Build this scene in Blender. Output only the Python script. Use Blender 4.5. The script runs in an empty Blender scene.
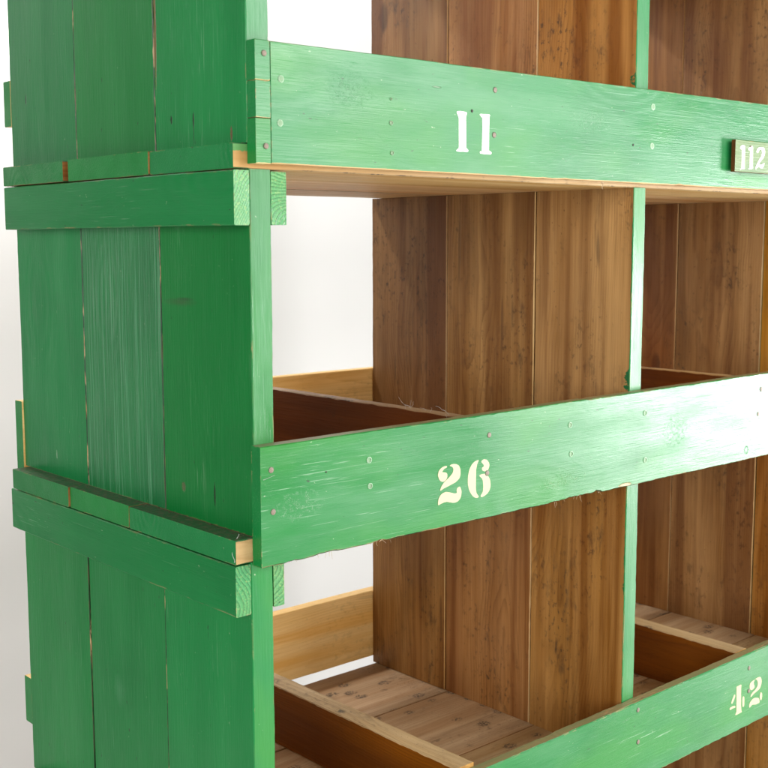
import bpy, bmesh, math, random
from mathutils import Vector, Matrix, noise as mnoise
from mathutils.geometry import tessellate_polygon
random.seed(11)
S = bpy.context.scene
COL = S.collection
GLY = {'26': [[(0.31153, 0.08348), (0.30529, 0.08337), (0.29786, 0.08018), (0.29492, 0.07391), (0.29669, 0.06737), (0.30168, 0.06309), (0.30791, 0.06314), (0.31214, 0.0671), (0.31236, 0.07214), (0.30908, 0.07511), (0.30409, 0.07577), (0.30333, 0.07731), (0.30655, 0.08014), (0.31104, 0.08137)], [(0.31731, 0.08274), (0.32031, 0.08453), (0.32739, 0.08436), (0.33428, 0.08148), (0.33765, 0.07612), (0.33822, 0.06909), (0.33572, 0.06301), (0.32811, 0.05856), (0.31549, 0.05538), (0.30673, 0.05334), (0.29927, 0.05077), (0.30048, 0.05512), (0.30667, 0.0615), (0.31666, 0.0674), (0.32293, 0.07293), (0.32415, 0.07786), (0.3216, 0.08128)], [(0.332, 0.04979), (0.33659, 0.05134), (0.33892, 0.04881), (0.34051, 0.04307), (0.33903, 0.03592), (0.33343, 0.03123), (0.32579, 0.03016), (0.31691, 0.03221), (0.30936, 0.0337), (0.30062, 0.03246), (0.29566, 0.03139), (0.29514, 0.03509), (0.29684, 0.04117), (0.30178, 0.04589), (0.30927, 0.04753), (0.31808, 0.04591), (0.3262, 0.04329), (0.33129, 0.04347), (0.33075, 0.0463)], [(0.37443, 0.08379), (0.36656, 0.08292), (0.35879, 0.07744), (0.35421, 0.06789), (0.35277, 0.0561), (0.35523, 0.04467), (0.36184, 0.03538), (0.36977, 0.03051), (0.37503, 0.03161), (0.37101, 0.03685), (0.36908, 0.04457), (0.36894, 0.0576), (0.36932, 0.07054), (0.37133, 0.07862)], [(0.37973, 0.08127), (0.385, 0.08378), (0.39169, 0.08165), (0.39577, 0.07646), (0.39583, 0.07178), (0.39321, 0.06743), (0.38788, 0.06626), (0.38254, 0.06789), (0.38117, 0.07179), (0.38512, 0.07408), (0.38296, 0.07771)], [(0.37601, 0.0613), (0.38128, 0.06302), (0.38927, 0.06196), (0.39549, 0.05683), (0.39882, 0.04886), (0.39839, 0.04046), (0.39363, 0.03454), (0.38619, 0.03092), (0.38034, 0.03027), (0.37899, 0.0329), (0.38292, 0.03702), (0.38416, 0.04433), (0.38327, 0.05193), (0.38135, 0.05686)]], '11': [[(0.32726, 0.55989), (0.33389, 0.56087), (0.34255, 0.56046), (0.34554, 0.55998), (0.34558, 0.55605), (0.34437, 0.55255), (0.34525, 0.51315), (0.34877, 0.51109), (0.34805, 0.50812), (0.33932, 0.50787), (0.32942, 0.50773), (0.32646, 0.50878), (0.32939, 0.51149), (0.33134, 0.51415), (0.33102, 0.55165), (0.32852, 0.55573)], [(0.37146, 0.55956), (0.38167, 0.56009), (0.39068, 0.56002), (0.38997, 0.55561), (0.38965, 0.54077), (0.38951, 0.5119), (0.39394, 0.51036), (0.39347, 0.50683), (0.38234, 0.50665), (0.37259, 0.50723), (0.37256, 0.51019), (0.37586, 0.51209), (0.37629, 0.53995), (0.37611, 0.55468), (0.37277, 0.55705)]], '42': [[(1.05693, -0.43792), (1.06018, -0.44139), (1.05747, -0.44677), (1.05179, -0.45308), (1.04779, -0.45201), (1.04987, -0.44648)], [(1.04316, -0.46031), (1.0491, -0.4588), (1.0598, -0.45994), (1.06154, -0.46356), (1.0524, -0.46317), (1.04488, -0.46391)], [(1.06374, -0.4249), (1.07134, -0.42425), (1.07965, -0.42465), (1.07947, -0.4316), (1.08086, -0.46352), (1.08279, -0.4746), (1.08395, -0.47844), (1.0732, -0.479), (1.0634, -0.47893), (1.06437, -0.47482), (1.0659, -0.46999)], [(1.0853, -0.45066), (1.09054, -0.45029), (1.09205, -0.45949), (1.09173, -0.4691), (1.08643, -0.46855), (1.08523, -0.45943)], [(1.11813, -0.42747), (1.12598, -0.42681), (1.12306, -0.4305), (1.12336, -0.435), (1.12623, -0.44018), (1.12235, -0.44361), (1.11451, -0.44423), (1.10948, -0.43938), (1.10902, -0.4322), (1.11287, -0.42878)], [(1.12753, -0.42632), (1.13858, -0.42521), (1.14674, -0.42763), (1.15037, -0.4339), (1.14988, -0.44093), (1.14495, -0.44859), (1.134, -0.45198), (1.12306, -0.45445), (1.11475, -0.45758), (1.11361, -0.45462), (1.11961, -0.44999), (1.12891, -0.44709), (1.13646, -0.44104), (1.13662, -0.43396), (1.13243, -0.42845)], [(1.1097, -0.47662), (1.11051, -0.46974), (1.1174, -0.46449), (1.12837, -0.46296), (1.14134, -0.4664), (1.14485, -0.47091), (1.14463, -0.47712), (1.13249, -0.47708), (1.12121, -0.4744), (1.11502, -0.47628)], [(1.14719, -0.45811), (1.15308, -0.45966), (1.15424, -0.46713), (1.15145, -0.47357), (1.1463, -0.46861)]], '112': [[(0.99554, 0.54801), (1.00244, 0.55065), (1.00877, 0.54946), (1.00901, 0.54566), (1.00991, 0.51357), (1.01063, 0.5113), (0.99655, 0.50922), (0.99586, 0.51117), (1.00055, 0.51319), (0.99949, 0.54365), (0.99526, 0.54344)], [(1.01983, 0.54621), (1.02828, 0.54894), (1.03409, 0.54847), (1.03553, 0.5177), (1.03641, 0.51309), (1.02498, 0.5111), (1.02258, 0.51254), (1.02611, 0.51577), (1.02519, 0.54341), (1.0206, 0.54318)], [(1.04608, 0.5429), (1.05014, 0.54774), (1.05878, 0.55004), (1.06915, 0.54949), (1.07306, 0.54423), (1.07231, 0.53796), (1.06742, 0.53149), (1.05901, 0.52489), (1.05493, 0.52005), (1.06226, 0.52036), (1.06805, 0.52216), (1.0709, 0.52384), (1.07249, 0.52235), (1.06853, 0.51515), (1.06268, 0.51414), (1.05519, 0.51618), (1.04944, 0.51439), (1.04581, 0.51192), (1.04444, 0.51496), (1.04898, 0.52135), (1.05576, 0.52941), (1.0618, 0.5359), (1.06373, 0.54222), (1.06053, 0.54594), (1.05472, 0.54488), (1.05206, 0.54087), (1.04774, 0.53989)]], 'N': {'A': [(0.0368, 0.5765, 0.0043), (0.0347, 0.526, 0.0043), (0.0129, 0.6035, 0.0036), (0.0141, 0.4985, 0.0036), (0.2094, 0.567, 0.0026), (0.2094, 0.5373, 0.0031), (0.2111, 0.5, 0.0031), (0.4008, 0.5939, 0.0042), (0.3561, 0.5626, 0.0028), (0.3997, 0.5334, 0.0042), (0.7627, 0.5976, 0.0053), (0.7627, 0.5374, 0.0053), (0.7135, 0.5364, 0.0026)], 'B': [(0.0152, 0.1165, 0.004), (0.0174, 0.0648, 0.004), (0.1709, 0.1093, 0.0044), (0.1724, 0.0751, 0.0041), (0.0998, 0.103, 0.0015), (0.3952, 0.1173, 0.0043), (0.3918, 0.0632, 0.0043), (0.5732, 0.113, 0.0046), (0.5767, 0.0682, 0.0046), (0.7618, 0.113, 0.005), (0.765, 0.0356, 0.005), (1.1108, 0.123, 0.0049), (1.1037, 0.078, 0.0038)], 'C': [(0.7629, -0.387, 0.0042), (0.7651, -0.4434, 0.0043), (1.1045, -0.3989, 0.0044), (1.1061, -0.4437, 0.0044)]}}


# ---------------------------------------------------------------- node helpers
class NT:
    def __init__(s, name):
        s.m = bpy.data.materials.new(name); s.m.use_nodes = True
        s.t = s.m.node_tree; s.t.nodes.clear()
        s.out = s.t.nodes.new('ShaderNodeOutputMaterial')
    def n(s, typ, ins=None, **kw):
        nd = s.t.nodes.new(typ)
        for k, v in kw.items(): setattr(nd, k, v)
        for k, v in (ins or {}).items(): s.set(nd.inputs[k], v)
        return nd
    def set(s, sock, v):
        if isinstance(v, bpy.types.NodeSocket): s.t.links.new(v, sock)
        else: sock.default_value = v
    def math(s, op, a, b=0.0, c=None, clamp=False):
        nd = s.t.nodes.new('ShaderNodeMath'); nd.operation = op; nd.use_clamp = clamp
        s.set(nd.inputs[0], a); s.set(nd.inputs[1], b)
        if c is not None: s.set(nd.inputs[2], c)
        return nd.outputs[0]
    def vmul(s, a, v):
        nd = s.t.nodes.new('ShaderNodeVectorMath'); nd.operation = 'MULTIPLY'
        s.set(nd.inputs[0], a); s.set(nd.inputs[1], v); return nd.outputs[0]
    def vadd(s, a, v):
        nd = s.t.nodes.new('ShaderNodeVectorMath'); nd.operation = 'ADD'
        s.set(nd.inputs[0], a); s.set(nd.inputs[1], v); return nd.outputs[0]
    def noise(s, vec, scale=1.0, detail=3, rough=.55, dist=0.0, color=False):
        nd = s.n('ShaderNodeTexNoise', {'Vector': vec, 'Scale': scale, 'Detail': detail, 'Roughness': rough, 'Distortion': dist})
        return nd.outputs['Color' if color else 'Fac']
    def rng(s, v, a, b, lo=0.0, hi=1.0, smooth=False):
        nd = s.n('ShaderNodeMapRange', {'Value': v, 'From Min': a, 'From Max': b, 'To Min': lo, 'To Max': hi})
        if smooth: nd.interpolation_type = 'SMOOTHSTEP'
        return nd.outputs[0]
    def mix(s, f, a, b, mode='MIX'):
        nd = s.t.nodes.new('ShaderNodeMix'); nd.data_type = 'RGBA'; nd.blend_type = mode
        s.set(nd.inputs[0], f)
        for i, v in ((6, a), (7, b)):
            if isinstance(v, tuple) and len(v) == 3: v = (*v, 1)
            s.set(nd.inputs[i], v)
        return nd.outputs[2]
    def attr(s, name, o='Vector'):
        return s.n('ShaderNodeAttribute', attribute_name=name).outputs[o]

def grain(T):
    """shared board structure: year rings, knots, fibres, all in the plank's own coordinates"""
    P = T.attr('gc')
    rnd = T.attr('prnd', 'Fac')
    w = T.noise(T.vmul(P, (2.2, 9, 9)), 1, 2, color=True)
    wv = T.n('ShaderNodeVectorMath', {0: w, 1: (.5, .5, .5)}, operation='SUBTRACT').outputs[0]
    Q = T.vadd(P, T.vmul(wv, (0, .05, .05)))
    kn = T.n('ShaderNodeTexVoronoi', {'Vector': T.vmul(P, (2.2, 7.0, 5.0)), 'Scale': 1.0, 'Randomness': 1.0}, feature='F1')
    d = kn.outputs['Distance']
    kfall = T.rng(d, .42, .04, 0, 1, True)
    sx = T.n('ShaderNodeSeparateXYZ', {0: Q})
    r = T.math('SQRT', T.math('ADD', T.math('POWER', T.math('ABSOLUTE', sx.outputs[1]), 2.0), T.math('POWER', T.math('ABSOLUTE', sx.outputs[2]), 2.0)))
    r = T.math('ADD', r, T.math('MULTIPLY', kfall, .02))
    r = T.math('ADD', r, T.math('MULTIPLY', T.noise(T.vmul(P, (9, 40, 40)), 1, 3), .004))
    f = T.math('FRACT', T.math('MULTIPLY', r, 210.0))
    ring = T.math('MULTIPLY', T.math('POWER', f, 2.2), T.rng(f, 1.0, .93, 0, 1))
    fib = T.noise(T.vmul(P, (7, 420, 420)), 1, 4, .65)
    fib2 = T.noise(T.vmul(P, (18, 1100, 1100)), 1, 2, .6)
    knot = T.rng(d, .075, .04, 0, 1, True)
    return P, rnd, ring, fib, fib2, knot, kfall, d

def bsdf(T, col, rough, normal=None, spec=.5, coat=0.0):
    b = T.n('ShaderNodeBsdfPrincipled', {'Base Color': col, 'Roughness': rough, 'Specular IOR Level': spec, 'Coat Weight': coat})
    if normal is not None: T.set(b.inputs['Normal'], normal)
    T.t.links.new(b.outputs[0], T.out.inputs[0]); return b

def wood_color(T, g, light, mid, dark, stain=1.0):
    P, rnd, ring, fib, fib2, knot, kfall, d = g
    c = T.mix(T.rng(T.noise(T.vmul(P, (1.6, 22, 22)), 1, 3), .3, .7), light, mid)
    c = T.mix(T.math('MULTIPLY', ring, T.rng(T.noise(T.vmul(P, (2, 12, 12)), 1, 2), .4, .62, .10, .55)), c, dark)
    c = T.mix(T.rng(fib, .45, .72, 0, .30), c, dark)
    c = T.mix(T.rng(fib2, .5, .8, 0, .15), c, light)
    # red-brown halo round the knots, then the knot itself
    c = T.mix(T.rng(d, .3, .08, 0, .35, True), c, (mid[0]*.9, mid[1]*.62, mid[2]*.42))
    c = T.mix(T.math('MULTIPLY', knot, .85), c, (.045, .022, .012))
    # grime: broad grey-brown bloom, smudges and small dark marks
    W = T.n('ShaderNodeNewGeometry').outputs['Position']
    c = T.mix(T.rng(T.noise(T.vmul(P, (3.0, 9, 9)), 1, 5, .6), .42, .74, 0, .55*stain), c, (.125, .058, .022))
    grp = T.rng(T.noise(T.vmul(P, (6, 11, 11)), 1, 3), .46, .64)
    c = T.mix(T.math('MULTIPLY', T.rng(T.noise(T.vmul(P, (22, 60, 60)), 1, 4, .65), .54, .70, 0, .72*stain), grp), c, (.055, .034, .022))
    c = T.mix(T.math('MULTIPLY', T.rng(T.noise(T.vmul(P, (75, 120, 120)), 1, 3, .6), .57, .65, 0, .7*stain), grp), c, (.05, .032, .02))
    c = T.mix(T.rng(T.noise(T.vadd(T.vmul(P, (2.2, 5, 5)), (8, 1, 4)), 1, 4, .6), .54, .76, 0, .36*stain), c, (light[0]*.95, light[1]*.97, light[2]*1.12))
    c = T.mix(T.rng(T.noise(T.vmul(P, (130, 190, 190)), 1, 2, .5), .70, .78, 0, .55*stain), c, (.04, .028, .02))
    # scratches, at an angle to the grain
    sc = T.n('ShaderNodeTexNoise', {'Vector': T.n('ShaderNodeMapping', {'Vector': P, 'Rotation': (.3, .5, .9), 'Scale': (5, 260, 60)}).outputs[0], 'Scale': 1.0, 'Detail': 1.0}).outputs[0]
    c = T.mix(T.rng(sc, .745, .79, 0, .45*stain), c, (.05, .034, .024))
    c = T.mix(T.rng(T.noise(T.vadd(T.vmul(P, (.9, 26, 26)), (3, 7, 1)), 1, 2), .46, .62, 0, .62), c, (dark[0]*1.25, dark[1]*1.15, dark[2]))
    c = T.mix(T.rng(T.noise(T.vadd(T.vmul(P, (1.4, 34, 34)), (9, 2, 5)), 1, 3), .54, .72, 0, .45), c, tuple(min(.9, q*1.12) for q in light))
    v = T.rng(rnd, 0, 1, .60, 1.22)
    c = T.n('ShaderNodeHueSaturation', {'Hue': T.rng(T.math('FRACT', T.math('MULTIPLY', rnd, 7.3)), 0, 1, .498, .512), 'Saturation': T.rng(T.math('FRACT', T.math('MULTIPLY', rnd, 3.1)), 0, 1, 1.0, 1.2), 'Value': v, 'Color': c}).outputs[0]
    return c

def wood_bump(T, g, dist=.0006, strength=.5):
    P, rnd, ring, fib, fib2, knot, kfall, d = g
    h = T.math('ADD', T.math('MULTIPLY', ring, .35), T.math('MULTIPLY', fib, .8))
    h = T.math('ADD', h, T.math('MULTIPLY', knot, -.5))
    h = T.math('ADD', h, T.math('MULTIPLY', T.noise(T.vmul(P, (8, 14, 14)), 1, 2), 2.0))
    return T.n('ShaderNodeBump', {'Strength': strength, 'Distance': dist, 'Height': h}).outputs[0]

def make_wood(name, light, mid, dark, rough=.5, stain=1.0, spill=False, stamps=False, topgreen=False):
    T = NT(name); g = grain(T)
    c = wood_color(T, g, light, mid, dark, stain)
    if stamps:   # clusters of old nail and iron marks on the shelf boards
        v = T.n('ShaderNodeTexVoronoi', {'Vector': T.vmul(g[0], (17, 23, 23)), 'Scale': 1.0, 'Randomness': .7}, feature='F1')
        cl = T.rng(T.noise(T.vmul(g[0], (200, 260, 260)), 1, 2), .42, .56)
        c = T.mix(T.math('MULTIPLY', T.rng(v.outputs['Distance'], .30, .17, 0, .85, True), cl), c, (.06, .045, .035))
    if topgreen:
        zz = T.n('ShaderNodeSeparateXYZ', {0: T.n('ShaderNodeNewGeometry').outputs['Position']}).outputs[2]
        c = T.mix(T.math('MULTIPLY', T.rng(T.math('ADD', zz, T.math('MULTIPLY', T.noise(g[0], 300, 2), .004)), .4945, .4955), .9), c, (.06, .27, .08))
    if spill:    # green paint run over from the painted front edge
        W = T.n('ShaderNodeNewGeometry').outputs['Position']
        s = T.n('ShaderNodeSeparateXYZ', {0: W})
        edge = T.math('ADD', T.math('MULTIPLY', T.noise(T.vmul(W, (1, 1, 7)), 1, 3), .007), T.math('MULTIPLY', T.noise(W, 90, 2), .003))
        lim = T.math('ADD', edge, .0145)
        for (zc, zr, am) in ((.165, .022, .007), (.64, .012, .007), (-.18, .012, .003)):
            g_ = T.rng(T.math('ABSOLUTE', T.math('SUBTRACT', s.outputs[2], zc)), zr, zr*.3, 0, am, True)
            lim = T.math('ADD', lim, T.math('MULTIPLY', g_, T.rng(T.noise(W, 75, 4, .7), .35, .6, .1, 1.7)))
        m = T.rng(T.math('SUBTRACT', s.outputs[1], lim), .001, -.001)
        c = T.mix(m, c, (.012, .13, .04))
    if stamps:
        Wp = T.n('ShaderNodeSeparateXYZ', {0: T.n('ShaderNodeNewGeometry').outputs['Position']}).outputs[0]
        gm = T.mix(T.rng(T.noise(T.vmul(g[0], (150, 150, 150)), 1, 3), .52, .60), (.035, .13, .045), (.13, .12, .07))
        c = T.mix(T.rng(Wp, .0035, .0015), c, gm)
    bsdf(T, c, T.rng(g[3], .3, .7, rough-.08, rough+.15), wood_bump(T, g), .28)
    return T.m

def ell(T, W, axis, c, r, nz, amp=.35):
    '''soft-edged uneven blob at a real place on the thing, distance in radii'''
    s_ = [1/r[0], 1/r[1]]
    off = [0, 0, 0]; sc = [0, 0, 0]
    ids = (1, 2) if axis == 'side' else (0, 2)
    for k, i in enumerate(ids): off[i] = -c[k]; sc[i] = s_[k]
    v = T.vmul(T.vadd(W, tuple(off)), tuple(sc))
    d = T.n('ShaderNodeVectorMath', {0: v}, operation='LENGTH').outputs['Value']
    return T.math('ADD', d, T.math('MULTIPLY', T.math('SUBTRACT', nz, .5), amp*3))

def make_paint(name, base=(.003, .180, .036), wear=1.0, worn=0.0, endgrain=False, marks=(), glint_streaks=False, patchy=False, spec=.30):
    T = NT(name); g = grain(T)
    P, rnd, ring, fib, fib2, knot, kfall, d = g
    geo = T.n('ShaderNodeNewGeometry')
    W = geo.outputs['Position']
    b2 = (base[0]*2.2+.002, base[1]*1.16, base[2]*1.25); b0 = (base[0]*.75, base[1]*.78, base[2]*.8)
    c = T.mix(T.rng(T.noise(T.vmul(P, (2.0, 16, 16)), 1, 4), .36, .66), base, b2)
    c = T.mix(T.rng(T.noise(T.vmul(P, (5, 5, 5)), 1, 4), .5, .72, 0, .6), c, b0)
    c = T.mix(T.math('MULTIPLY', ring, .11), c, b0)
    c = T.mix(T.rng(fib, .52, .74, 0, .4), c, b2)
    c = T.n('ShaderNodeHueSaturation', {'Value': T.rng(rnd, 0, 1, .86, 1.12), 'Hue': T.rng(T.math('FRACT', T.math('MULTIPLY', rnd, 5.7)), 0, 1, .493, .507), 'Color': c}).outputs[0]
    if patchy:
        c = T.mix(T.rng(T.noise(T.vmul(P, (4.5, 9, 9)), 1, 3), .47, .66, 0, .75), c, (.024, .205, .028))
        c = T.mix(T.rng(T.noise(T.vadd(T.vmul(P, (3, 14, 14)), (5, 5, 5)), 1, 4, .6), .48, .70, 0, .60), c, (.075, .245, .105))
    # rubbed pale scratches along the grain, in patches
    patch = T.rng(T.noise(T.vmul(P, (4, 12, 12)), 1, 2), .5, .66)
    sc = T.rng(T.noise(T.vmul(P, (13, 620, 620)), 1, 2), .66, .73)
    c = T.mix(T.math('MULTIPLY', T.math('MULTIPLY', sc, patch), .34*wear), c, (.42, .58, .42))
    sp = T.rng(T.noise(T.vmul(P, (120, 210, 210)), 1, 3, .6), .72, .76)
    c = T.mix(T.math('MULTIPLY', sp, .55*wear), c, (.40, .48, .32))
    dk = T.rng(T.noise(T.vmul(P, (60, 170, 170)), 1, 2), .735, .77)
    c = T.mix(T.math('MULTIPLY', dk, .8), c, (.02, .03, .015))
    # dust and smears
    c = T.mix(T.rng(T.noise(W, 9, 5, .65), .56, .8, 0, .08), c, (.10, .25, .11))
    raw = T.mix(ring, (.46, .30, .15), (.27, .15, .07))
    # edges where the paint has gone
    bev = T.n('ShaderNodeBevel', {'Radius': .0022}, samples=4).outputs[0]
    dp = T.n('ShaderNodeVectorMath', {0: bev, 1: geo.outputs['True Normal']}, operation='DOT_PRODUCT').outputs['Value']
    edge = T.rng(dp, .985, .93)
    en = T.rng(T.noise(T.vadd(T.vmul(P, (26, 60, 60)), T.vmul(W, (12, 12, 12))), 1, 4, .65), .56 - .05*wear, .63 - .05*wear)
    en = T.math('MULTIPLY', en, T.rng(T.noise(T.vmul(P, (11, 11, 11)), 1, 2), .44, .56, .12, 1))
    em = T.math('MULTIPLY', edge, en)
    c = T.mix(T.math('MULTIPLY', em, .85), c, raw)
    if worn:
        wm = T.math('MULTIPLY', T.rng(T.noise(T.vmul(P, (24, 300, 300)), 1, 4, .6), .56 - .06*worn, .62 - .06*worn), T.rng(T.noise(T.vmul(P, (7, 7, 7)), 1, 3), .50, .58, .04, 1))
        c = T.mix(.85, c, (.008, .018, .007)) if worn > .7 else c
        c = T.mix(wm, c, raw)
    h = T.math('ADD', T.math('MULTIPLY', ring, .15), T.math('MULTIPLY', fib, .85))
    h = T.math('ADD', h, T.math('MULTIPLY', fib2, .45))
    if marks: n420 = T.noise(W, 420, 3); n60 = T.noise(T.vmul(W, (40, 60, 90)), 1, 3); nbrk = T.noise(T.vmul(W, (120, 120, 160)), 1, 3)
    for (kind, axis, cc, rad, col) in marks:
        d_ = ell(T, W, axis, cc, rad, n420, .35 if kind != 'swirl' else .5)
        if kind == 'mark':
            m_ = T.rng(d_, 1.15, .75); c = T.mix(T.math('MULTIPLY', m_, .9), c, col); h = T.math('ADD', h, T.math('MULTIPLY', m_, -2.0))
        elif kind == 'soft':
            c = T.mix(T.math('MULTIPLY', T.rng(d_, 1.5, .2), .5), c, col)
        else:
            win = T.rng(d_, 1.1, .6)
            arcs = T.rng(T.math('SINE', T.math('ADD', T.math('MULTIPLY', d_, 17.0), T.math('MULTIPLY', n60, 9.0))), .55, 1.0)
            brk = T.rng(nbrk, .48, .58)
            m_ = T.math('MULTIPLY', T.math('MULTIPLY', arcs, win), brk)
            c = T.mix(T.math('MULTIPLY', m_, .42), c, col); h = T.math('ADD', h, T.math('MULTIPLY', m_, 1.2))
    h = T.math('ADD', h, T.math('MULTIPLY', T.noise(T.vmul(P, (9, 26, 26)), 1, 3), 1.3))
    h = T.math('ADD', h, T.math('MULTIPLY', em, -.8))
    h = T.math('ADD', h, T.math('MULTIPLY', sc, -.3))
    h = T.math('ADD', h, T.math('MULTIPLY', T.math('SINE', T.math('MULTIPLY', d, 95.0)), T.math('MULTIPLY', kfall, .45)))
    if endgrain:
        c = T.mix(T.math('MULTIPLY', ring, .8), c, (.015, .10, .03))
        c = T.mix(T.rng(T.noise(W, 420, 3), .54, .68, 0, .5), c, (.30, .42, .14))
        h = T.math('MULTIPLY', T.math('ADD', ring, T.noise(W, 500, 2)), 2.0)
    if glint_streaks:
        streak = T.noise(T.vmul(P, (3.5, 300, 300)), 1, 3, .6)
        h = T.math('ADD', h, T.math('MULTIPLY', streak, 4.0))
        c = T.mix(T.rng(streak, .55, .64, 0, .55), c, (.10, .33, .16))  # pale streak colour paints glints along the raised grain
    nb = T.n('ShaderNodeBump', {'Strength': .55, 'Distance': .0006, 'Height': h}).outputs[0]
    ro = T.math('ADD', T.rng(T.noise(T.vmul(P, (5, 30, 30)), 1, 3), .3, .7, .28, .44), T.math('MULTIPLY', em, .3))
    bsdf(T, c, ro, nb, spec, .0)
    return T.m

DKB = (.012, .014, .008)
MARKS = [('mark', 'side', (.1317, .5372), (.0018, .010), DKB), ('mark', 'side', (.1317, .522), (.0007, .014), DKB), ('mark', 'side', (.1824, .5411), (.002, .005), DKB),
 ('mark', 'side', (.0503, .5150), (.0022, .0085), (.16, .085, .04)), ('mark', 'side', (.2693, .0687), (.0022, .013), DKB), ('mark', 'side', (.1756, .0707), (.0045, .0065), (.10, .12, .05)),
 ('mark', 'side', (.1031, .0717), (.0018, .015), DKB), ('soft', 'side', (.1754, .3119), (.030, .004), (.05, .06, .03)), ('soft', 'side', (.162, .316), (.016, .002), (.03, .03, .02)),
 ('mark', 'side', (.5367, .0647), (.0015, .007), (.25, .40, .25)), ('mark', 'side', (.5954, .6023), (.0016, .008), DKB), ('soft', 'side', (.3556, -.2568), (.012, .018), (.06, .24, .10)),
 ('mark', 'side', (.217, .66), (.0024, .075), (.20, .10, .045)), 
 ('swirl', 'front', (.1418, .5726), (.034, .020), (.50, .68, .52)), ('swirl', 'front', (.6073, .5644), (.045, .016), (.5, .7, .55)), ('swirl', 'front', (.8465, .0762), (.034, .026), (.45, .66, .5)),
 ('swirl', 'front', (.0584, .0672), (.034, .017), (.38, .52, .36)), ('mark', 'front', (1.0678, .0162), (.006, .007), (.01, .16, .04)), ('mark', 'front', (.7131, .0014), (.016, .0035), (.40, .27, .13)),
 ('mark', 'front', (.5732, .113), (.0001, .0001), DKB), ('swirl', 'front', (.56, .03), (.05, .010), (.5, .55, .36)), ('mark', 'front', (.290, .5886), (.008, .0012), (.12, .22, .12))]
GREEN = make_paint('green_gloss_paint')
SIDEP = make_paint('green_side_paint', base=(.002, .178, .035), wear=.7, marks=[q for q in MARKS if q[1] == 'side'])
BRUSHED = make_paint('green_brushed_gloss_paint', base=(.004, .180, .036), glint_streaks=True, spec=.65)
FRONTP = make_paint('green_front_paint', base=(.006, .160, .032), wear=1.3, marks=[q for q in MARKS if q[1] == 'front'], patchy=True, spec=.52)
WORN = make_paint('green_paint_worn_off', worn=1.0, wear=1.2)
ENDG = make_paint('green_paint_on_end_grain', base=(.06, .30, .10), endgrain=True)
WOOD = make_wood('old_pine', (.54, .30, .128), (.32, .145, .046), (.115, .036, .009))
SPILL = make_wood('old_pine_paint_spill', (.54, .30, .128), (.32, .145, .046), (.115, .036, .009), spill=True)
PALE = make_wood('pale_pine', (.82, .60, .34), (.72, .49, .25), (.48, .28, .12), stain=.35)
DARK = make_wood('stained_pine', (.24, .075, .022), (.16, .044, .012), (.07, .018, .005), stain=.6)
FLOORW = make_wood('shelf_pine', (.56, .41, .26), (.44, .31, .185), (.26, .16, .085), stain=.8, stamps=True)
OLIVE = make_paint('dirty_olive_edge', base=(.13, .20, .085), worn=.55)
RAWEND = make_wood('fresh_end_grain', (.60, .42, .24), (.52, .34, .18), (.38, .23, .11), stain=.5, topgreen=True)
MATS = [GREEN, WOOD, PALE, ENDG, OLIVE, WORN, SPILL, DARK, FLOORW, RAWEND, SIDEP, BRUSHED, FRONTP]
G_, W_, P_, E_, O_, C_, SP_, D_, F_, R_, S_, B_, FR_ = range(13)

def simple(name, col, rough=.5, metal=0.0, nscale=300, var=.25, col2=None, bump=.15):
    T = NT(name)
    W = T.n('ShaderNodeNewGeometry').outputs['Position']
    nz = T.noise(W, nscale, 3)
    c = T.mix(T.rng(nz, .35, .7), col, col2 or tuple(x*(1-var) for x in col))
    b = bsdf(T, c, rough, T.n('ShaderNodeBump', {'Strength': bump, 'Distance': .0004, 'Height': nz}).outputs[0])
    b.inputs['Metallic'].default_value = metal
    return T.m
def nailmat(name, c0, c1, rim):
    T = NT(name)
    O = T.n('ShaderNodeTexCoord').outputs['Object']; W = T.n('ShaderNodeNewGeometry').outputs['Position']
    d = T.n('ShaderNodeVectorMath', {0: T.vmul(O, (1, 0, 1))}, operation='LENGTH').outputs['Value']
    nz = T.noise(W, 900, 3)
    c = T.mix(T.rng(nz, .4, .62), c0, c1)
    c = T.mix(T.rng(T.math('ADD', d, T.math('MULTIPLY', nz, .0018)), .0037, .0046, 0, .85), c, rim)
    bsdf(T, c, .55, T.n('ShaderNodeBump', {'Strength': .4, 'Distance': .0004, 'Height': nz}).outputs[0])
    return T.m
NAILM = nailmat('rusty_filler', (.26, .19, .14), (.13, .10, .075), (.05, .10, .045))
NAILG = nailmat('painted_nail_head', (.10, .28, .12), (.24, .27, .18), (.30, .46, .30))
NAILD = simple('dark_nail_hole', (.03, .028, .02), .7)
WEB = simple('grey_web', (.62, .62, .58), .6)
FIBRE = simple('torn_wood_fibre', (.55, .42, .26), .7)
def make_num(name, col):
    T = NT(name)
    W = T.n('ShaderNodeNewGeometry').outputs['Position']
    c = T.mix(T.rng(T.noise(T.vmul(W, (60, 60, 500)), 1, 4), .57, .67, 0, .75), col, (.42, .48, .30))
    c = T.mix(T.rng(T.noise(W, 260, 3), .70, .74, 0, .8), c, (.34, .24, .15))
    bsdf(T, c, .5, T.n('ShaderNodeBump', {'Strength': .3, 'Distance': .0003, 'Height': T.noise(T.vmul(W, (40, 40, 700)), 1, 3)}).outputs[0])
    return T.m
CREAM = make_num('cream_stencil_paint', (.50, .45, .28))
WHITE = make_num('white_stencil_paint', (.90, .89, .84))

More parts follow.
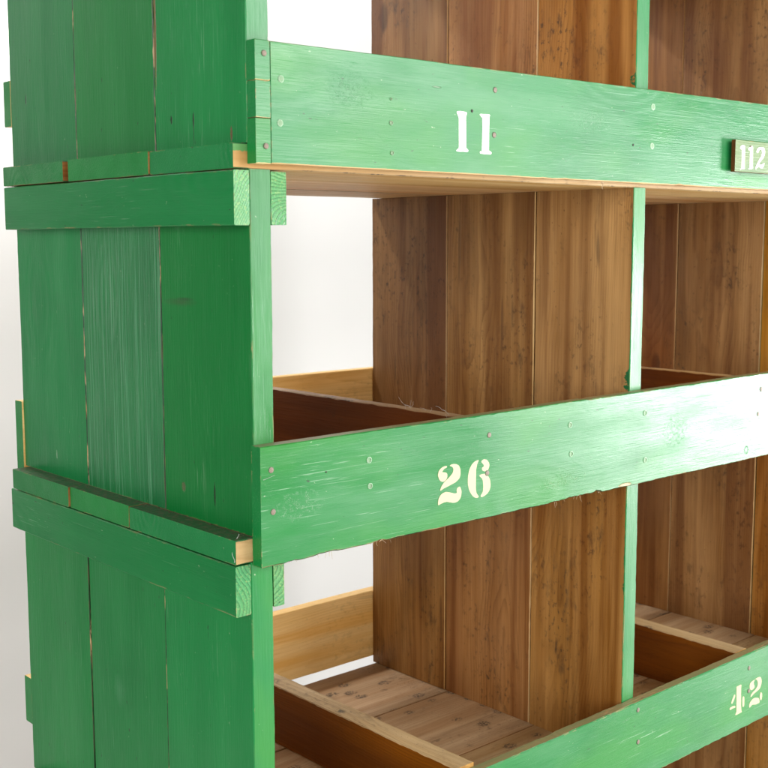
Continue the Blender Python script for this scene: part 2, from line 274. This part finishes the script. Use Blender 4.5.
# ---------------------------------------------------------------- mesh helpers
AX = {'x': 0, 'y': 1, 'z': 2}
class Mesh:
    def __init__(s):
        s.bm = bmesh.new()
        s.gc = s.bm.verts.layers.float_vector.new('gc')
        s.pr = s.bm.verts.layers.float.new('prnd')
    def plank(s, lo, hi, axis='z', mats=None, default=G_, cham=.0012, jit=.0005, rough=.0004, seg=.012, chips=(), taper=None, seed=None, rnd=None):
        """a sawn board: chamfered section swept along `axis`, long edges slightly wavy and nicked"""
        rr = random.Random(seed if seed is not None else random.random())
        A = AX[axis]; a, b = [i for i in range(3) if i != A]
        L = hi[A] - lo[A]; n = max(1, int(L/seg))
        off = (rr.uniform(0, 40), rr.uniform(-.05, .05), rr.choice((-1, 1))*rr.uniform(.03, .07))
        if (hi[a]-lo[a]) < (hi[b]-lo[b]): offa, offb = off[2], off[1]
        else: offa, offb = off[1], off[2]
        pr = rr.random() if rnd is None else rnd
        ph = [rr.uniform(0, 99) for _ in range(8)]
        ca, cb = (lo[a]+hi[a])/2, (lo[b]+hi[b])/2
        mats = mats or {}
        rings = []
        for i in range(n+1):
            t = lo[A] + L*i/n
            def nz(k, f): return mnoise.noise(Vector((t*f+ph[k], k*3.1, 0)))
            A0 = lo[a] + jit*nz(0, 9); A1 = hi[a] + jit*nz(1, 9)
            B0 = lo[b] + jit*nz(2, 9); B1 = hi[b] + jit*nz(3, 9)
            if taper:
                for key, (v0, v1) in taper.items():
                    dv = v0 + (v1-v0)*i/n
                    if key == 'a0': A0 += dv
                    elif key == 'a1': A1 += dv
                    elif key == 'b0': B0 += dv
                    else: B1 += dv
            ch = [max(.0003, cham + rough*nz(4+k, 60) + rough*.8*nz(4+k, 190)) for k in range(4)]
            for (key, pos, wid, dep) in chips:     # bites out of an edge
                q = abs(t-pos)/wid
                if q < 1:
                    v = dep*(1-q*q)*(.75+.5*nz(5, 220))
                    if key == 'a0': A0 += v
                    elif key == 'a1': A1 -= v
                    elif key == 'b0': B0 += v
                    else: B1 -= v
            pts = [(A0+ch[0], B0), (A1-ch[1], B0), (A1, B0+ch[1]), (A1, B1-ch[2]), (A1-ch[2], B1), (A0+ch[3], B1), (A0, B1-ch[3]), (A0, B0+ch[0])]
            row = []
            for (u, v) in pts:
                co = [0, 0, 0]; co[A] = t; co[a] = u; co[b] = v
                vt = s.bm.verts.new(co)
                vt[s.gc] = Vector((t+off[0], u-ca+offa, v-cb+offb)); vt[s.pr] = pr
                row.append(vt)
            rings.append(row)
        ax = 'xyz'
        keys = ['-'+ax[b], 'c', '+'+ax[a], 'c', '+'+ax[b], 'c', '-'+ax[a], 'c']
        side = {1: 1, 3: 3, 5: 5, 7: 7}
        for i in range(n):
            for k in range(8):
                f = s.bm.faces.new([rings[i][k], rings[i][(k+1) % 8], rings[i+1][(k+1) % 8], rings[i+1][k]])
                key = keys[k]
                if key == 'c': key = 'c' if 'c' in mats else keys[(k+1) % 8]
                f.material_index = mats.get(key, default)
        f = s.bm.faces.new(rings[0]); f.material_index = mats.get('-'+ax[A], default)
        f = s.bm.faces.new(rings[-1]); f.material_index = mats.get('+'+ax[A], default)
    def done(s, name, parent, mats=None, label=None):
        bmesh.ops.recalc_face_normals(s.bm, faces=s.bm.faces[:])
        me = bpy.data.meshes.new(name); s.bm.to_mesh(me); s.bm.free()
        for m in (mats or MATS): me.materials.append(m)
        o = bpy.data.objects.new(name, me); COL.objects.link(o); o.parent = parent
        if label: o['label'] = label
        return o

def plain(name, bm, mat, parent, label=None):
    bmesh.ops.recalc_face_normals(bm, faces=bm.faces[:])
    me = bpy.data.meshes.new(name); bm.to_mesh(me); bm.free(); me.materials.append(mat)
    o = bpy.data.objects.new(name, me); COL.objects.link(o); o.parent = parent
    if label: o['label'] = label
    return o

def glyph(name, polys, mat, parent, y, thick=.0003, label=None):
    bm = bmesh.new()
    for poly in polys:
        n = len(poly); pts = []
        for i in range(n):        # round the traced outline with Catmull-Rom
            p0, p1, p2, p3 = [Vector(poly[(i+k-1) % n]) for k in range(4)]
            sharp = (p1-p0).length > .012 or (p2-p1).length > .012
            for t in ((0,) if sharp else (0, .33, .66)):
                q = .5*((2*p1)+(p2-p0)*t+(2*p0-5*p1+4*p2-p3)*t*t+(3*p1-p0-3*p2+p3)*t**3)
                j = .00016
                pts.append((q.x+random.uniform(-j, j), q.y+random.uniform(-j, j)))
        vs = [bm.verts.new((x, y-thick, z)) for x, z in pts]
        vb = [bm.verts.new((x, y+.0006, z)) for x, z in pts]
        for tri in tessellate_polygon([[Vector((p_[0], p_[1], 0)) for p_ in pts]]): bm.faces.new([vs[q_] for q_ in tri])
        for i in range(len(vs)):
            bm.faces.new([vs[i], vs[(i+1) % len(vs)], vb[(i+1) % len(vs)], vb[i]])
    return plain(name, bm, mat, parent, label)

def nail_mesh(r, ring=False):
    bm = bmesh.new(); n = 20
    prof = ([(r, .0004), (r*.96, -.0008), (r*.7, -.0011), (r*.62, -.0004), (r*.3, -.0002), (0, -.0002)] if ring
            else [(r, .0004), (r*.98, -.0005), (r*.8, -.0009), (r*.4, -.0011), (0, -.0011)])
    rows = []
    for (q, y) in prof:
        if q == 0: rows.append([bm.verts.new((0, y, 0))]*n)
        else: rows.append([bm.verts.new((q*math.cos(6.2832*k/n)*(1+.06*math.sin(3*k)), y, q*math.sin(6.2832*k/n)*(1+.05*math.cos(2*k)))) for k in range(n)])
    for i in range(len(prof)-1):
        for k in range(n):
            vs = [rows[i][k], rows[i][(k+1) % n], rows[i+1][(k+1) % n], rows[i+1][k]]
            u = []
            for v in vs:
                if v not in u: u.append(v)
            bm.faces.new(u)
    return bm
def nail(x, z, r, parent, y=0.0, kind='rust'):
    o = plain('nail', nail_mesh(r, kind == 'ring'), {'rust': NAILM, 'ring': NAILG, 'hole': NAILD, 'paint': NAILG}[kind], parent)
    o.location = (x, y, z); return o

def strand(pts, r, mat, name, parent):
    bm = bmesh.new(); rows = []
    for i, p in enumerate(pts):
        p = Vector(p); d = (Vector(pts[min(i+1, len(pts)-1)])-Vector(pts[max(i-1, 0)])).normalized()
        u = d.orthogonal().normalized(); v = d.cross(u)
        q = r*(1-.6*i/len(pts))
        rows.append([bm.verts.new(p+q*(u*math.cos(k*2.094)+v*math.sin(k*2.094))) for k in range(3)])
    for i in range(len(rows)-1):
        for k in range(3): bm.faces.new([rows[i][k], rows[i][(k+1) % 3], rows[i+1][(k+1) % 3], rows[i+1][k]])
    return bm

# ---------------------------------------------------------------- dimensions
T_ = .018                        # front board thickness
YB = .648                        # back of the panels
GAPS = (.2215, .4365)            # joints between panel boards
XD = (.7425, 1.4775, 2.2125)     # left faces of the dividers
DT = .0315
LV = {'A': (.473, .503), 'B': (.002, .033), 'C': (-.503, -.473), 'D': (-.985, -.955), 'T': (.955, .985)}
XR = XD[2]+DT+.026

rack = bpy.data.objects.new('pigeonhole_rack', None); COL.objects.link(rack)
rack['label'] = 'tall green painted wooden pigeonhole shelving rack with bare pine insides and stencilled front boards'
rack['category'] = 'storage rack'

def panel(x0, x1, z0, z1, outer, inner, name, front=FR_, seed=0, label=None, cchip=C_, tones=None, brushed=False):
    M = Mesh()
    ys = [T_, GAPS[0], GAPS[1], YB]
    for i in range(3):
        g = .0009
        lo = (x0, ys[i]+(g if i else 0), z0); hi = (x1, ys[i+1]-(g if i < 2 else 0), z1)
        dx = random.Random(seed+i).uniform(-.0008, .0008)
        lo = (lo[0]+dx, lo[1], lo[2]); hi = (hi[0]+dx, hi[1], hi[2])
        m = {'-x': B_ if (brushed and i == 1) else outer[0], '+x': outer[1], '-y': front if i == 0 else inner, '+y': inner, 'c': (P_ if outer[0] == SP_ else outer[2]) if i else outer[3]}
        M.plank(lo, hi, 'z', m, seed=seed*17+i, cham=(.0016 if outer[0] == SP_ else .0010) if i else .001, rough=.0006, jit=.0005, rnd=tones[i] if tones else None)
    for yg in GAPS:               # tongues closing the joints
        M.plank((x0+.010, yg-.004, z0+.001), (x0+.016, yg+.004, z1-.001), 'z', {}, default=W_, cham=.0003, rough=.0001, seed=seed)
    return M.done(name, rack, label=label)

# left end panels, one lift between every two shelves
out = (S_, W_, C_, S_)
panel(.001, .033, LV['A'][1], LV['T'][0], out, C_, 'end_panel', seed=3)
panel(.003, .034, LV['B'][1], LV['A'][0], out, C_, 'end_panel', seed=8, brushed=True)
panel(-.002, .030, LV['C'][1], LV['B'][0], out, C_, 'end_panel', seed=14)
panel(-.001, .031, LV['D'][1], LV['C'][0], out, C_, 'end_panel', seed=21)
panel(.001, .032, -1.03, LV['D'][0], out, C_, 'end_panel', seed=25)
# dividers and right end
keys = ['D', 'C', 'B', 'A', 'T']
for bi, x in enumerate(XD):
    last = bi == 2
    for k in range(4):
        z0 = LV[keys[k]][1]; z1 = LV[keys[k+1]][0]
        o = (SP_, G_ if last else W_, W_, G_)
        panel(x+random.uniform(-.0008, .0008), x+DT, z0, z1, o, W_, 'end_panel' if last else 'divider', seed=40+bi*7+k, tones=((.8, .6, .2), (.48, .42, .18), (.66, .38, .04), (.86, .70, .34))[k] if bi == 0 else (.5+.07*k, .35, .15))  # tones run front to rear: board colour plus shade painted into the rear boards
    panel(x, x+DT, -1.03, LV['D'][0], (W_, G_ if last else W_, W_, G_), W_, 'divider_foot', seed=80+bi)

# shelves: boards running lengthwise, ends sticking out past the end panel
def shelf(key, gaps, xe, y0=T_+.0005, y1=.632):
    z0, z1 = LV[key]; M = Mesh(); ys = [y0, *gaps, y1]
    for i in range(len(ys)-1):
        ga = gaps_w.get((key, i), .0012); gb = gaps_w.get((key, i+1), .0012)
        lo = (xe[i], ys[i]+(ga if i else 0), z0+random.uniform(0, .0006)); hi = (XR-.001*i, ys[i+1]-(gb if i < len(ys)-2 else 0), z1-random.uniform(0, .0012))
        M.plank(lo, hi, 'x', {'-x': G_, '-y': R_ if i == 0 else W_, '+z': F_, '-z': P_, '+y': W_, 'c': F_}, default=F_, seed=hash((ord(key), i)) % 997, cham=.0012, seg=.02, rnd=(.5, .72, .42)[i])
    return M.done('shelf', rack)
gaps_w = {('A', 2): .006, ('C', 2): .0022, ('C', 1): .0018}
shelf('A', (.205, .43), (-.0195, -.0205, -.0225))
shelf('B', (.272, .444), (-.0245, -.024, -.026))
shelf('C', (.2105, .43), (-.024, -.0235, -.025), y1=.640)
shelf('D', (.21, .43), (-.024, -.0235, -.025))
shelf('T', (.21, .43), (-.024, -.0235, -.025))
# shelf end faces outside the panel get paint on top too
for key, gp, xe in (('A', (.205, .43), -.0215), ('B', (.272, .444), -.0235)):
    pass

# cleats under the shelf ends
def cleat(x0, x1, z0, z1, y0, y1, seed):
    M = Mesh(); M.plank((x0, y0, z0), (x1, y1, z1), 'y', {'-y': E_, '+y': E_}, seed=seed, cham=.0011, rough=.0007, jit=.0007)
    return M.done('cleat', rack)
cleat(-.0215, .0005, .4075, .4715, .0155, .634, 1); cleat(.0345, .0575, .408, .4712, .0195, .628, 2)
cleat(-.0255, -.0035, -.0625, .0005, .0185, .640, 3); cleat(.0315, .0475, -.061, .0008, .020, .628, 4)
cleat(-.0245, -.0035, -.567, -.5045, .0195, .634, 5); cleat(.0325, .050, -.566, -.5045, .0195, .628, 6)
cleat(-.0235, -.0035, .889, .9535, .0165, .634, 7); cleat(.0345, .055, .889, .9535, .0195, .628, 8)
for key in ('T', 'A', 'B', 'C'):
    z = LV[key][0]-.0015
    cleat(XD[2]+DT+.001, XD[2]+DT+.023, z-.063, z, .0165, .634, ord(key)); cleat(XD[2]-.024, XD[2]-.001, z-.063, z, .0195, .628, ord(key)+9)

# front boards
FB = {'-y': FR_, '+y': W_, '-x': G_, '+x': G_}
fbs = {}
M = Mesh()
M.plank((.0222, 0, .4788), (XR-.02, T_, .6185), 'x', {**FB, '+z': O_, '-z': P_}, seed=5, taper={'b1': (0, .016)}, cham=.0009, jit=.0005, rough=.0004, rnd=.7,
        chips=(('b0', .50, .006, .0016), ('b0', .555, .012, .001), ('b0', .84, .01, .0012)))
fbs['A'] = M.done('front_board', rack, label='upper front board stencilled 11')
M = Mesh()
M.plank((.0002, .0004, .4785), (.0212, T_, .530), 'x', {**FB, '+z': O_, '-z': P_}, seed=6, cham=.0007, rnd=.75, seg=.004)
M.plank((.0004, .0002, .5308), (.0214, T_, .5725), 'x', {**FB, '+z': O_, '-z': P_}, seed=7, cham=.0004, rnd=.65, seg=.004)
M.plank((.0002, .0004, .5731), (.0212, T_, .6187), 'x', {**FB, '+z': O_, '-z': P_}, seed=9, cham=.0007, rnd=.8, seg=.004)
blk = M.done('end_block', rack)
M = Mesh()
M.plank((-.0004, 0, -.0015), (XR-.02, T_, .1455), 'x', {**FB, '+z': O_, '-z': C_}, seed=12, taper={'b1': (0, .010)}, cham=.0012, jit=.0008, rough=.0008, seg=.005, rnd=.6,
        chips=(('b0', .60, .035, .0036), ('b0', .555, .03, .0022), ('b0', .64, .014, .005), ('b0', .19, .012, .0028), ('b0', .10, .02, .0018), ('b1', .62, .01, .0012), ('b0', .47, .02, .001), ('b0', .045, .01, .0016)))
fbs['B'] = M.done('front_board', rack, label='middle front board stencilled 26')
M = Mesh()
M.plank((.0002, 0, -.5115), (XR-.02, T_, -.3785), 'x', {**FB, '+z': O_, '-z': C_}, seed=31, taper={'b1': (0, .016)}, cham=.0016, jit=.0006, rough=.001, seg=.006, rnd=.62,
        chips=(('b1', .55, .04, .0012),))
fbs['C'] = M.done('front_board', rack, label='lower front board stencilled 42')
for key, z0 in (('D', -.99),):
    M = Mesh(); M.plank((.0002, 0, z0), (XR-.02, T_, z0+.142), 'x', {**FB, '+z': O_, '-z': P_}, seed=ord(key), rnd=.6)
    fbs[key] = M.done('front_board', rack)

for key, o in (('A', fbs['A']), ('B', fbs['B']), ('C', fbs['C'])):
    for i, (x, z, r) in enumerate(GLY['N'][key]):
        kind = 'rust'; par = o
        if r < .003: kind = 'hole'; r *= .75
        if key == 'A':
            if i in (4, 5, 6): kind = 'ring'
            if i in (0, 1, 10, 11): kind = 'paint'
            if i in (2, 3): par = blk
        if key == 'B' and i in (2, 3, 7, 8, 9, 10): kind = 'ring'
        nail(x, z, r, par, 0.0, kind)
glyph('painted_number', GLY['11'], WHITE, fbs['A'], 0.0, label='number 11 in white stencil paint')
glyph('painted_number', GLY['26'], CREAM, fbs['B'], 0.0, label='number 26 in cream stencil paint')
glyph('painted_number', GLY['42'], CREAM, fbs['C'], 0.0, label='number 42 in cream stencil paint, partly rubbed')

# number plate
M = Mesh()
M.plank((.9935, -.0055, .5062), (1.125, 0, .5605), 'x', {}, seed=2, cham=.0004)
M.plank((.980, -.013, .5055), (1.125, -.0055, .559), 'x', {'-y': 3, '-x': 1, '+z': 1, '-z': 1}, seed=4, cham=.0006, seg=.006)
PLATE = make_paint('faded_sage_paint', base=(.11, .24, .09), wear=.6)
plate = M.done('number_plate', rack, mats=[GREEN, DARK, PALE, PLATE], label='small sage green plate painted 112')
glyph('painted_number', GLY['112'], WHITE, plate, -.013, label='number 112 in white paint')
nail(1.0265, .5495, .0017, plate, -.013, 'rust')

# rear boards
def rear(z0, z1, key, seed, z0end=None, xs=0.0):
    M = Mesh()
    M.plank((.0425 if z0end else xs, YB+.0005, z0), (XR-.02, YB+.024, z1), 'x', {'-y': P_, '+y': G_, '-x': G_, '+z': P_, '-z': P_}, seed=seed, jit=.0009, seg=.01, rnd=.9,
            )
    if z0end: M.plank((xs, YB+.0005, z0end), (.042, YB+.024, z1), 'x', {'-y': P_, '+y': G_, '-x': G_, '+z': P_, '-z': P_}, seed=seed, jit=.0005, seg=.01, rnd=.9)
    return M.done('rear_board', rack)
rear(.5035, .636, 'A', 51, .567, .001); rear(.012, .1365, 'B', 52, None, .0005); rear(-.461, -.322, 'C', 53, -.40, -.0015)
rear(-.955, -.82, 'D', 54); rear(.985, 1.11, 'T', 55)

# low partitions, front to back, halving each pigeonhole floor
def partition(x0, x1, z0, z1, seed):
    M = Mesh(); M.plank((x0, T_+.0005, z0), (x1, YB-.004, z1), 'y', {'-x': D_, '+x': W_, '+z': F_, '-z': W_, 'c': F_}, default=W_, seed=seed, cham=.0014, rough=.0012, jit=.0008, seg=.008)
    return M.done('partition', rack)
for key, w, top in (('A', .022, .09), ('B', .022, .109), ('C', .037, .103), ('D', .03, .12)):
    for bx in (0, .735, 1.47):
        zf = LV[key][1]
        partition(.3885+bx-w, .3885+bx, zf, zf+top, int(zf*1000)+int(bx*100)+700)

# ---------------------------------------------------------------- webs, splinters
rr = random.Random(4)
def frag(p, d, L, curl, r, mat, name, par):
    pts = []; q = Vector(p); v = Vector(d).normalized()
    for i in range(9):
        pts.append(q.copy()); q += v*L/8
        v = (v+Vector((rr.uniform(-1, 1), rr.uniform(-1, 1), rr.uniform(-1, 1)))*curl).normalized()
    return strand(pts, r, mat, name, par)
def bundle(specs, mat, name, par, kind=None):
    me = bpy.data.meshes.new(name); B = bmesh.new()
    for sp in specs:
        b = frag(*sp[:4], sp[4], mat, name, par)
        tmp = bpy.data.meshes.new('t'); b.to_mesh(tmp); b.free(); B.from_mesh(tmp); bpy.data.meshes.remove(tmp)
    B.to_mesh(me); B.free(); me.materials.append(mat)
    o = bpy.data.objects.new(name, me); COL.objects.link(o); o.parent = par
    return o
sp = []
for i in range(8):
    y = rr.uniform(.03, .16)
    sp.append(((.37+rr.uniform(-.004, .018), y, .1425), (rr.uniform(-1, 1), rr.uniform(-.6, .6), rr.uniform(.0, .9)), rr.uniform(.012, .032), .45, .00016))
for q_ in sp: bundle([q_], WEB, 'cobweb_strand', rack)
sp = []
for i in range(34):
    x = rr.choice((.055, .19, .2, .56, .6, .64, .61, .47, .10)) + rr.uniform(-.014, .014)
    sp.append(((x, rr.uniform(.001, .012), .0), (rr.uniform(-1, 1), -.3, rr.uniform(-1, .1)), rr.uniform(.004, .012), .25, .0003))
for q_ in sp: bundle([q_], FIBRE, 'splinter', fbs['B'])
sp = [((.645+rr.uniform(-.004, .004), .004, .4785), (rr.uniform(-.6, .9), -.2, -1), rr.uniform(.006, .014), .4, .0005) for i in range(4)]
for q_ in sp: bundle([q_], FIBRE, 'splinter', fbs['A'])
for q_ in [((.003, -.0005, .106), (1, -.4, .25), .016, .1, .0003), ((-.022, .02, .035), (.2, -.6, 1), .008, .3, .0003), ((-.026, .02, .006), (-.1, -.5, 1), .014, .3, .0003)]: bundle([q_], WEB, 'loose_thread', rack)

DIRT = simple('dark_dirt', (.06, .045, .03), .9, 0, 900, .3, (.16, .12, .07))
def crumbs(name, n, place, par, seed, r0=.0003, r1=.0011):
    q = random.Random(seed); bm = bmesh.new()
    for i in range(n):
        p = Vector(place(q)); r = q.uniform(r0, r1)*q.uniform(.5, 1)
        vs = [bm.verts.new(p+Vector((q.uniform(.6, 1.3)*r*a, q.uniform(.6, 1.5)*r*b, max(0, q.uniform(.5, 1)*r*c)))) for a, b, c in ((1, 0, 0), (-1, 0, 0), (0, 1, 0), (0, -1, 0), (0, 0, 1.2), (.2, .1, 0))]
        for a, b in ((0, 2), (2, 1), (1, 3), (3, 0)): bm.faces.new([vs[a], vs[b], vs[4]])
        bmesh.ops.delete(bm, geom=[vs[5]], context='VERTS')
    o = plain(name, bm, DIRT, par, 'dark crumbs of dirt'); o['kind'] = 'stuff'; return o
crumbs('dirt', 420, lambda q: (.003-abs(q.gauss(0, .0055)), q.uniform(.02, .63), LV['B'][1]-.0004), rack, 1)
crumbs('dirt', 160, lambda q: (.001-abs(q.gauss(0, .006)), q.uniform(.02, .63), LV['A'][1]-.0004), rack, 2)
crumbs('dirt', 300, lambda q: (q.uniform(.0, 1.2), q.uniform(.003, .017), .1452+.010*q.random()*0), fbs['B'], 3, .0002, .0006)
crumbs('dirt', 260, lambda q: (.742-abs(q.gauss(0, .05)), q.uniform(.03, .62), LV['C'][1]-.0003), rack, 4, .0002, .0009)
crumbs('dirt', 160, lambda q: (q.uniform(.355, .387), q.uniform(.02, .6), LV['C'][1]+.103), rack, 5, .0002, .0007)
# ---------------------------------------------------------------- setting
def quad(name, co, mat):
    me = bpy.data.meshes.new(name); me.from_pydata(co, [], [(0, 1, 2, 3)]); me.materials.append(mat)
    o = bpy.data.objects.new(name, me); COL.objects.link(o); o['kind'] = 'structure'; return o
T = NT('white_wall_paint')
W = T.n('ShaderNodeNewGeometry').outputs['Position']
bsdf(T, T.mix(T.noise(W, 3, 4), (.67, .655, .65), (.70, .685, .68)), .8, T.n('ShaderNodeBump', {'Strength': .1, 'Distance': .001, 'Height': T.noise(W, 250, 3)}).outputs[0])
quad('wall', [(-.62, 1.75, -1.03), (9, 1.75, -1.03), (9, 1.75, 4), (-.62, 1.75, 4)], T.m)
T = NT('pale_floor')
W = T.n('ShaderNodeNewGeometry').outputs['Position']
bsdf(T, T.mix(T.noise(W, 4, 5), (.68, .66, .63), (.74, .72, .69)), .6)
quad('floor', [(-6, -6, -1.034), (9, -6, -1.034), (9, 1.75, -1.034), (-6, 1.75, -1.034)], T.m)

# ---------------------------------------------------------------- light
def area(name, loc, target, sx, sy, power, col=(1, 1, 1)):
    l = bpy.data.lights.new(name, 'AREA'); l.shape = 'RECTANGLE'; l.size = sx; l.size_y = sy; l.energy = power; l.color = col
    o = bpy.data.objects.new(name, l); COL.objects.link(o); o.location = loc
    o.rotation_euler = (Vector(target)-Vector(loc)).to_track_quat('-Z', 'Y').to_euler()
    return o
area('window_light', (4.75, -2.0, -.2), (1.2, 0, .1), 1.0, 1.25, 215, (.98, .99, 1.0))
area('right_fill', (2.3, -2.9, 1.5), (.4, 0, .4), 1.8, 1.6, 125, (1, 1, .98))  # added unseen fill, lays a pale sheen on the front boards
area('front_fill', (.1, -3.9, .55), (.4, 0, .2), 2.4, 2.4, 78, (1, .985, .95))  # added unseen fill for the front faces and open bays
area('left_fill', (-3.3, -2.1, .9), (0, .2, .1), 1.6, 2.0, 124, (1, .98, .95))  # added unseen fill for the end panel and the dividers' front part
area('wall_fill', (.35, 1.38, 1.6), (.4, 1.75, .7), .5, .2, 36, (1, .965, .95))  # added unseen light, there only to brighten the wall
w = bpy.data.worlds.new('World'); S.world = w; w.use_nodes = True
w.node_tree.nodes['Background'].inputs[0].default_value = (.93, .96, 1, 1)
w.node_tree.nodes['Background'].inputs[1].default_value = .17

# ---------------------------------------------------------------- camera
cam = bpy.data.cameras.new('camera'); co = bpy.data.objects.new('camera', cam); COL.objects.link(co); S.camera = co
r = Vector((0.7464133876, -0.66548101, -0.00144588)); u = Vector((0.0799496871, 0.0875153876, 0.9929496989)); f = Vector((0.6606626236, 0.7412665463, -0.1185276548))
m = Matrix(((r.x, u.x, -f.x, -.81325), (r.y, u.y, -f.y, -1.13339), (r.z, u.z, -f.z, .38694), (0, 0, 0, 1)))
co.matrix_world = m
cam.sensor_width = 36; cam.lens = 1183.925/768*36; cam.clip_start = .05; cam.clip_end = 100
cam.dof.use_dof = True; cam.dof.focus_distance = 1.75; cam.dof.aperture_fstop = 13
S.view_settings.view_transform = 'Standard'; S.view_settings.look = 'None'; S.view_settings.gamma = 1; S.view_settings.exposure = 0
S.render.engine = 'CYCLES'
